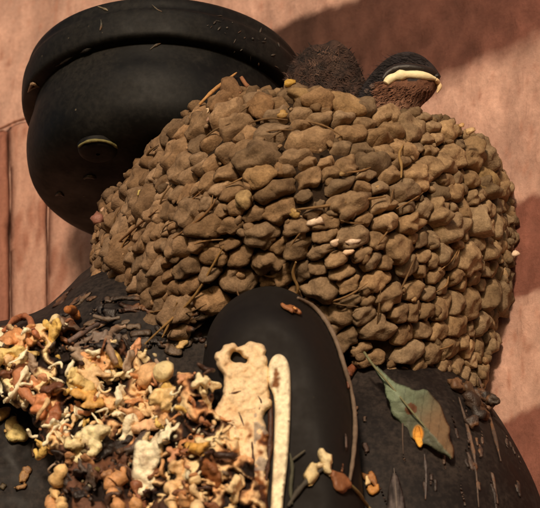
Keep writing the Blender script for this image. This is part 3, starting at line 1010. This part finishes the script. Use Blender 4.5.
while cnt < 170 and tries < 9000:
    tries += 1
    x = random.uniform(-6, 236); y = random.uniform(318, 512)
    if not pip(HPOLY, np.array([[x]]), np.array([[y]]))[0, 0]: continue
    r = random.choice((5.5, 7, 8.5, 10, 12, 14))
    if any((x - a) ** 2 + (y - b) ** 2 < (0.62 * (r + c)) ** 2 for a, b, c in placed): continue
    dim = 1.0
    col = random.choice(PALX)
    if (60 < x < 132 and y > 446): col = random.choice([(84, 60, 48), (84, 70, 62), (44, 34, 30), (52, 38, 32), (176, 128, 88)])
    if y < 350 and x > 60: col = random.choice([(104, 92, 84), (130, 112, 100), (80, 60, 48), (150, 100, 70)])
    if x > 128 and y > 460: col = random.choice([(246, 214, 160), (232, 190, 136), (214, 160, 108), (130, 84, 56), (70, 44, 32)])
    kind = random.random()
    if kind < 0.20:
        # curled strand
        h, nn = hit(x, y, HB)
        if h is None: continue
        e1, e2, n = frame(nn, random.uniform(0, 6.28))
        R = r * random.uniform(0.7, 1.2); arc = random.uniform(1.5, 4.5)
        q = [h + n * (5 + random.uniform(-1, 3)) + e1 * (R * math.cos(a)) + e2 * (R * math.sin(a)) + n * (3 * math.sin(a * 1.7)) for a in np.linspace(0, arc, 7)]
        V, F = tube(q, [r * .14] + [r * random.uniform(.14, .28) for _ in range(5)] + [r * .12], 8, 0.7, 1)
        mk('dropping', V, F, M_DROP, heap, color=rgb(*col))
    elif kind < 0.23:
        h, nn = hit(x, y, HB)
        if h is None: continue
        V, F = lump(h + nn * 4, r * 0.62, I3 if r > 8 else I2, (1.1, 0.9, 0.8), 0.28, nn)
        mk('dropping', V, F, M_DROP, heap, color=rgb(*col))
    else:
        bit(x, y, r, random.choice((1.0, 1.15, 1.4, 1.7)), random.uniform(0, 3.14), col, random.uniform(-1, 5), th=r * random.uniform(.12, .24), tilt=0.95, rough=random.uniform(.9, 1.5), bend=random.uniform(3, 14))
    placed.append((x, y, r)); cnt += 1
print('droppings', cnt, tries)
# the ones that stand out
random.seed(44)
def ball(x, y, r, col, lift=6, sq=(1, 1, .9), amp=0.12, label=None):
    h, nn = hit(x, y, HB)
    if h is None: h, nn = hit(x, y)
    V, F = lump(h + nn * lift, r, I3, sq, amp, nn, 0.0)
    return mk('dropping', V, F, M_DROP, heap, color=rgb(*col), label=label)
ball(173, 383, 9.5, (246, 222, 165), 14, label='round cream ball')
ball(155, 381, 11, (232, 184, 132), 9, (1.15, .95, .7), .3)
bit(160, 366, 11, 1.2, 0.1, (238, 206, 170), 9, th=3.2, rough=.8)
bit(165, 403, 12, 1.3, 0.2, (244, 208, 146), 10, th=3.2, rough=.8)
bit(124, 432, 16, 1.05, 0.4, (255, 240, 205), 11, th=3.2, rough=.7)
bit(132, 410, 9, 1.2, 0.9, (222, 168, 120), 9, th=3.2, rough=.9)
bit(151, 434, 13, 1.2, -0.3, (236, 190, 146), 9, th=3.2, rough=.8)
bit(88, 446, 18, 1.5, -0.35, (252, 236, 186), 14, th=3.2, rough=.95)
bit(76, 456, 12, 1.2, -0.3, (250, 230, 176), 13, th=3.2, rough=.95)
bit(153, 464, 15, 0.75, 0.0, (255, 242, 208), 13, th=3.2, rough=.95)
bit(68, 378, 14, 0.8, 0.3, (244, 218, 150), 11, th=3.2, rough=.95)
bit(80, 388, 12, 1.3, 0.2, (236, 204, 136), 11, th=3.2, rough=.95)
bit(12, 352, 11, 1.5, -0.1, (244, 214, 138), 9, th=3.2, rough=.95)
bit(6, 369, 9, 1.6, -0.4, (240, 205, 130), 9, th=3.2)
bit(200, 455, 16, 1.4, 0.3, (226, 172, 84), 10, th=3.2, rough=.95)
bit(216, 470, 12, 1.3, 0.2, (140, 84, 44), 8, th=3.2)
bit(46, 405, 12, 0.8, 0.2, (214, 140, 92), 10, th=3.2)
bit(58, 420, 10, 0.8, 0.5, (170, 104, 70), 9, th=3.2)
bit(90, 408, 14, 1.3, -0.6, (226, 174, 96), 11, th=3.2, rough=.95)
bit(198, 385, 7, 0.9, 0.2, (246, 226, 180), 10, th=3.2, rough=.9)
bit(208, 376, 6, 1.6, -0.5, (236, 204, 150), 9, th=3)
for x, y, L0, col in ((63, 470, 44, (240, 198, 136)), (56, 500, 20, (214, 160, 108)), (118, 470, 44, (214, 156, 104)), (178, 486, 30, (240, 200, 146)), (196, 492, 30, (246, 214, 164)), (140, 480, 26, (150, 96, 66)), (36, 326, 0, (0, 0, 0))):
    if not L0: continue
    q = []
    for k in range(7):
        yy = y + L0 * k / 6
        h, nn = hit(x + 3 * math.sin(yy * .15), yy, HB)
        if h is None: h, nn = hit(x, yy)
        if h is None: h = P(x, yy, -260); nn = Vector((0, -1, 0))
        q.append(h + nn * 6)
    V, F = tube(q, [3, 5.5, 4, 5.5, 3.5, 5, 3], 12, 1.6, 2)
    mk('drip', V, F, M_DROP, heap, color=rgb(*col))
# arched shreds along the top of the heap
for pts, r, col in (([(8, 338), (18, 326), (32, 324), (39, 334), (40, 344)], 3.2, (180, 112, 76)), ([(110, 362), (107, 346), (114, 334), (128, 330)], 4, (150, 124, 104)), ([(76, 345), (88, 338), (100, 330)], 3, (116, 98, 92)),
                    ([(34, 366), (22, 380), (30, 398), (48, 402)], 5.5, (186, 122, 84)), ([(66, 418), (78, 420), (92, 412), (98, 402)], 2.2, (180, 120, 80)), ([(64, 318), (76, 316), (80, 324)], 4.5, (196, 122, 62)),
                    ([(96, 322), (110, 326), (122, 322)], 2.4, (110, 96, 84))):
    q = []
    for x, y in pts:
        h, nn = hit(x, y, HB)
        if h is None: h, nn = hit(x, y)
        q.append(h + nn * 8)
    V, F = tube(q, [r * .6] + [r] * (len(q) - 2) + [r * .6], 9, 0.8, 2)
    mk('dropping', V, F, M_DROP, heap, color=rgb(*col))
# fine litter
L = []
for _ in range(240):
    x = random.uniform(-4, 240); y = random.uniform(318, 512)
    h, nn = hit(x, y, HB)
    if h is None: continue
    v, f = lump(h + nn * random.uniform(0, 6), random.uniform(1.0, 3.2), I2 if random.random() < .3 else ico(1), (random.uniform(.8, 2.2), .8, .7), 0.4, nn)
    c = Vector(rgb(*random.choice(PALX))) * random.uniform(.5, 1.0)
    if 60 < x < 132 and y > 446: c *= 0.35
    L.append((v, f, c))
V, F, C = join(L)
mk('dropping_crumbs', V, F, M_ATTR, heap, cols=C, kind='stuff')

# droppings stuck on the black lamp away from the heap
def stuck(x, y, r, st, ang, col, par=lampL, which=None, lift=1.2, rough=.7, th=None, name='dropping'):
    h, nn = hit(x, y, which)
    if h is None: return
    poly = rand_poly(r, 12, rough, st, ang)
    V, F = flake(h + nn * lift, nn, poly, th or r * .3, 1.0, max(0.8, r * .17), r * .45, 0.5, (), random.random() * 50, r * .12)
    if V: mk(name, V, F, M_DROP, par, color=rgb(*col))
random.seed(61)
stuck(12, 424, 10, .75, .3, (206, 176, 116)); stuck(16, 437, 10, .8, -.2, (236, 212, 140), lift=3); stuck(4, 412, 7, .9, .7, (210, 170, 110)); stuck(6, 432, 3.5, .7, 0, (205, 165, 100))
stuck(47, 445, 6.5, 1.1, .2, (226, 180, 104), lift=3); stuck(24, 478, 5.5, .6, .2, (170, 130, 84)); stuck(19, 488, 5, 1.5, -.4, (160, 122, 80)); stuck(27, 470, 4, .8, 0, (140, 105, 70))
stuck(34, 450, 4, .7, 0, (90, 70, 62)); stuck(3, 487, 4, 1.2, .5, (84, 72, 52))
stuck(181, 347, 5.5, .9, .4, (206, 170, 112), lift=3); stuck(207, 345, 4, .9, 0, (60, 54, 46))
stuck(326, 464, 9, .62, -.25, (240, 218, 168), lift=3, th=4); stuck(314, 473, 8, .7, .5, (226, 202, 150), lift=3, th=4); stuck(320, 468, 4, 1.2, -.4, (230, 206, 160), lift=3, th=3)
stuck(337, 482, 8, 1.3, .5, (140, 88, 54), lift=2, rough=1.3); stuck(340, 470, 3, .5, .2, (126, 84, 58), lift=3)
stuck(370, 478, 6, .6, -.4, (170, 116, 66), lift=2, rough=1.3); stuck(375, 491, 6, .75, -.5, (206, 144, 72), lift=2, rough=1.2); stuck(367, 484, 3.5, .6, 0, (240, 206, 150), lift=5)
stuck(289, 310, 6, 1.4, .5, (150, 96, 58), lift=2, th=2, rough=1.1); stuck(293, 313, 3, 1.2, .3, (214, 150, 90), lift=5)
stuck(342, 354, 4.5, .9, .2, (196, 160, 108), lift=3); stuck(352, 372, 9, .6, .3, (124, 72, 46), lift=3); stuck(360, 360, 8, 1.4, -.4, (132, 78, 48), lift=4); stuck(347, 385, 5, .6, 0, (110, 66, 44))
stuck(355, 412, 4.5, .8, 0, (112, 88, 68)); stuck(365, 420, 3.5, .6, 0, (96, 78, 66)); stuck(345, 442, 4, .5, 0, (92, 74, 66)); stuck(366, 448, 5, .5, 0, (84, 66, 58))
stuck(475, 412, 6, .7, -.4, (128, 104, 80)); stuck(486, 398, 8, 1.6, .35, (170, 130, 92), lift=3); stuck(500, 407, 6, 1.4, .2, (188, 152, 100), lift=3)
for k in range(34):
    x = random.uniform(376, 528); y = random.uniform(400 if x > 440 else 455, 508)
    if random.random() < .5: x = random.uniform(455, 525); y = random.uniform(405, 500)
    stuck(x, y, random.uniform(2, 7), random.uniform(.3, .6), random.uniform(-.35, .05), random.choice([(84, 68, 60), (70, 56, 50), (100, 80, 68), (58, 48, 44)]), lift=.3, th=1.0, rough=1.1)
for pts, r, col in (([(476, 372), (484, 400), (492, 430), (500, 462)], 2, (84, 66, 56)), ([(458, 398), (466, 425), (474, 455), (478, 508)], 1.6, (96, 80, 70)), ([(519, 440), (526, 460), (532, 482), (537, 506)], 2.6, (170, 138, 112)), ([(500, 420), (510, 428), (518, 440)], 1.5, (130, 104, 84)),
                    ([(424, 455), (426, 475), (425, 500)], 1.4, (92, 84, 82)), ([(404, 400), (402, 430), (403, 455)], 0.9, (88, 72, 62))):
    o = speck(pts, r, rgb(*col), lampL, 'dropping_streak', 1.2)
# hood-edge highlight put in as a pale strand, then grass on the lamp
def strand(pts, r, col, name, label, cat, lift=2.5, rad=None):
    q = []
    for x, y in pts:
        h, nn = hit(x, y)
        if h is None: h = P(x, y, q[-1].y if q else -300); nn = Vector((0, -1, 0))
        q.append(h + nn * lift)
    V, F = tube(q, rad or ([r * .5] + [r] * (len(q) - 2) + [r * .5]), 8, 0.45, 2)
    o = mk(name, V, F, M_STRAW, None, color=rgb(*col), label=label, cat=cat)
    return o
strand([(296, 300), (312, 308), (324, 322), (334, 342), (342, 368), (350, 395), (353, 425), (351, 456), (347, 484)], 2.0, (118, 100, 84), 'stalk_and_glint', 'long grey strand put in as the highlight down the edge of the arched hood', 'stalk')
strand([(288, 508), (298, 492), (312, 478), (326, 468)], 2.6, (72, 66, 58), 'stalk_and_glint', 'thick dark grass blade rising to the white dropping on the hood', 'stalk', 3)
strand([(346, 484), (356, 494), (366, 506), (372, 512)], 1.6, (132, 112, 70), 'stalk_and_glint', 'short yellowish stem at the bottom edge right of the hood', 'stalk', 3)
strand([(292, 462), (300, 456), (305, 452)], 1.6, (80, 74, 62), 'stalk_and_glint', 'small grey shred of grass beside the narrow coated plate', 'stalk', 3)
strand([(290, 455), (293, 470), (290, 490), (292, 506)], 1.8, (74, 72, 56), 'stalk_and_glint', 'grey green grass piece standing against the narrow coated plate', 'stalk', 3)

# pale feathers at the bottom edge
for x, y, w_, lab in ((396, 492, 7, 'small grey white feather standing on the right lamp head'),):
    poly = chaikin([(x - 2, y - 24), (x + 3, y - 14), (x + 9, y + 8), (x + 12, y + 40), (x - 10, y + 40), (x - 9, y + 5), (x - 6, y - 12)], 2)
    h, nn = hit(x, y)
    fo = solid_at('feather', poly, h.y - 4, M_ATTR, th=2, back=1, step=1.3, edge=4, namp=1.2, nsc=5, colf=lambda a, b, z: Vector(rgb(100, 90, 88)).lerp(Vector(rgb(40, 34, 33)), min(1, max(0, 0.5 + 1.4 * nz(a, b * .15, 0, 3, 3)))), label=lab, cat='feather')
    V, F = tube([P(x - 2, y - 24, h.y - 7), P(x, y, h.y - 7), P(x + 2, y + 38, h.y - 7)], [.4, .7, .9], 6, 0, 1)
    mk('quill', V, F, M_STRAW, fo, color=rgb(112, 102, 96))

# the leaf caught under the nest
LP = chaikin([(372, 362), (380, 368), (389, 377), (399, 384), (408, 386), (416, 391), (426, 388), (434, 397), (441, 404), (446, 420), (451, 427), (449, 438), (455, 448), (453, 462), (445, 455), (439, 454), (428, 445), (421, 445), (410, 438), (403, 432), (400, 423), (391, 415), (389, 402), (385, 397), (384, 384), (376, 373)], 1)
def leaf_col(x, y, z):
    # coordinate across the midrib (370,362)-(453,460)
    dx, dy = 83 / 128.4, 98 / 128.4
    s = (x - 370) * dx + (y - 362) * dy; c = -(x - 370) * dy + (y - 362) * dx
    v = abs(((s + abs(c) * 0.9) % 13) - 6.5)
    up = Vector(rgb(120, 134, 110)); dn = Vector(rgb(84, 86, 70)); ru = Vector(rgb(122, 94, 68))
    k = up.lerp(dn, min(1, max(0, (s - 40) / 40 + .4 * nz(x, y, 0, 9, 2))))
    if c < -1: k = k.lerp(ru, min(1, max(0, (s - 58) / 30)) * .8)
    if abs(c) < 1.3: k = k * 1.25
    if v > 5.7: k = k * 0.72
    d = math.hypot(x - 418, (y - 434) * .6)
    if d < 6: k = k.lerp(Vector(rgb(222, 150, 52)), 1 - max(0, (d - 4) / 2))
    d = math.hypot(x - 411, y - 409)
    if d < 6: k = k.lerp(Vector(rgb(96, 52, 30)), .85)
    return k
M_LEAF = mat_attr('leaf_skin', 0.55, 0.8, 5, 0.16)
LH = hit(420, 425)[0].y - 9
def leaf_depth(x, y):
    dx, dy = 83 / 128.4, 98 / 128.4
    s = (x - 370) * dx + (y - 362) * dy; c = -(x - 370) * dy + (y - 362) * dx
    return LH - 2 + abs(c) * 0.35 - 0.06 * (s - 60) + 3.5 * math.sin(s * .11) + 2 * nz(x, y, 0, 12, 3) + (s < 20) * 0
leaf = solid_at('leaf', LP, leaf_depth, M_LEAF, th=1.4, back=1, step=1.2, edge=3, namp=0.8, nsc=9, colf=leaf_col, reg=True, label='grey green leaf with yellow spot hanging under the nest', cat='leaf')
LFB = [SURF[-1]]
V, F = tube([P(364, 352, LH - 4), P(372, 364, LH - 4), P(386, 380, LH - 4), P(405, 403, LH - 5), P(428, 431, LH - 5), P(451, 459, LH - 3)], [1.2, 1.3, 1.1, .9, .7, .3], 6, .2, 1)
mk('midrib', V, F, M_STRAW, leaf, color=rgb(118, 116, 84))
q = chaikin([(415, 427), (419, 425), (421, 433), (424, 441), (421, 449), (417, 446), (414, 437)], 1)
solid_at('yellow_spot', q, LH - 4, M_ATTR, leaf, th=1.0, back=2, step=0.9, edge=2, namp=.9, nsc=3, colf=lambda x, y, z: Vector(rgb(196, 128, 50)).lerp(Vector(rgb(240, 176, 76)), min(1, max(0, (y - 426) / 16))))

# dull grey brown shreds of old mud on the lamp just below the nest
random.seed(91)
for k in range(60):
    x = random.uniform(48, 205); y = random.uniform(292, 352)
    if y < 300 + abs(x - 120) * .1 - 6 or (x - 40) * .55 + 296 < y - 16 and x < 90: pass
    stuck(x, y, random.uniform(3.5, 9), random.uniform(1.1, 1.8), random.uniform(-.6, .2), random.choice([(70, 58, 50), (56, 46, 42), (86, 70, 58), (48, 40, 36), (104, 86, 70), (74, 50, 38)]), lift=.8, rough=1.4, th=1.2, name='mud_shred')
# dark knotted scraps where the nest meets the right head
random.seed(77)
scr = empty('mud_scrap', P(478, 396, -210), 'dark clump of wet mud and debris at the nest\'s lower right corner', 'mud clump')
for x, y, r, col in ((478, 398, 8, (40, 30, 24)), (486, 408, 7, (36, 28, 24)), (470, 405, 9, (58, 42, 32)), (464, 392, 8, (84, 62, 44)), (478, 415, 8, (48, 38, 32)), (492, 402, 5, (62, 48, 38)), (455, 388, 7, (108, 78, 54)), (470, 425, 6, (66, 52, 44))):
    h, nn = hit(x, y)
    if h is None: h, nn = P(x, y, -200), Vector((0, -1, 0))
    V, F = lump(h + nn * 3, r, I3, (1.1, 1, .8), .5, nn)
    mk('clod', V, F, M_DROP, scr, color=rgb(*col))
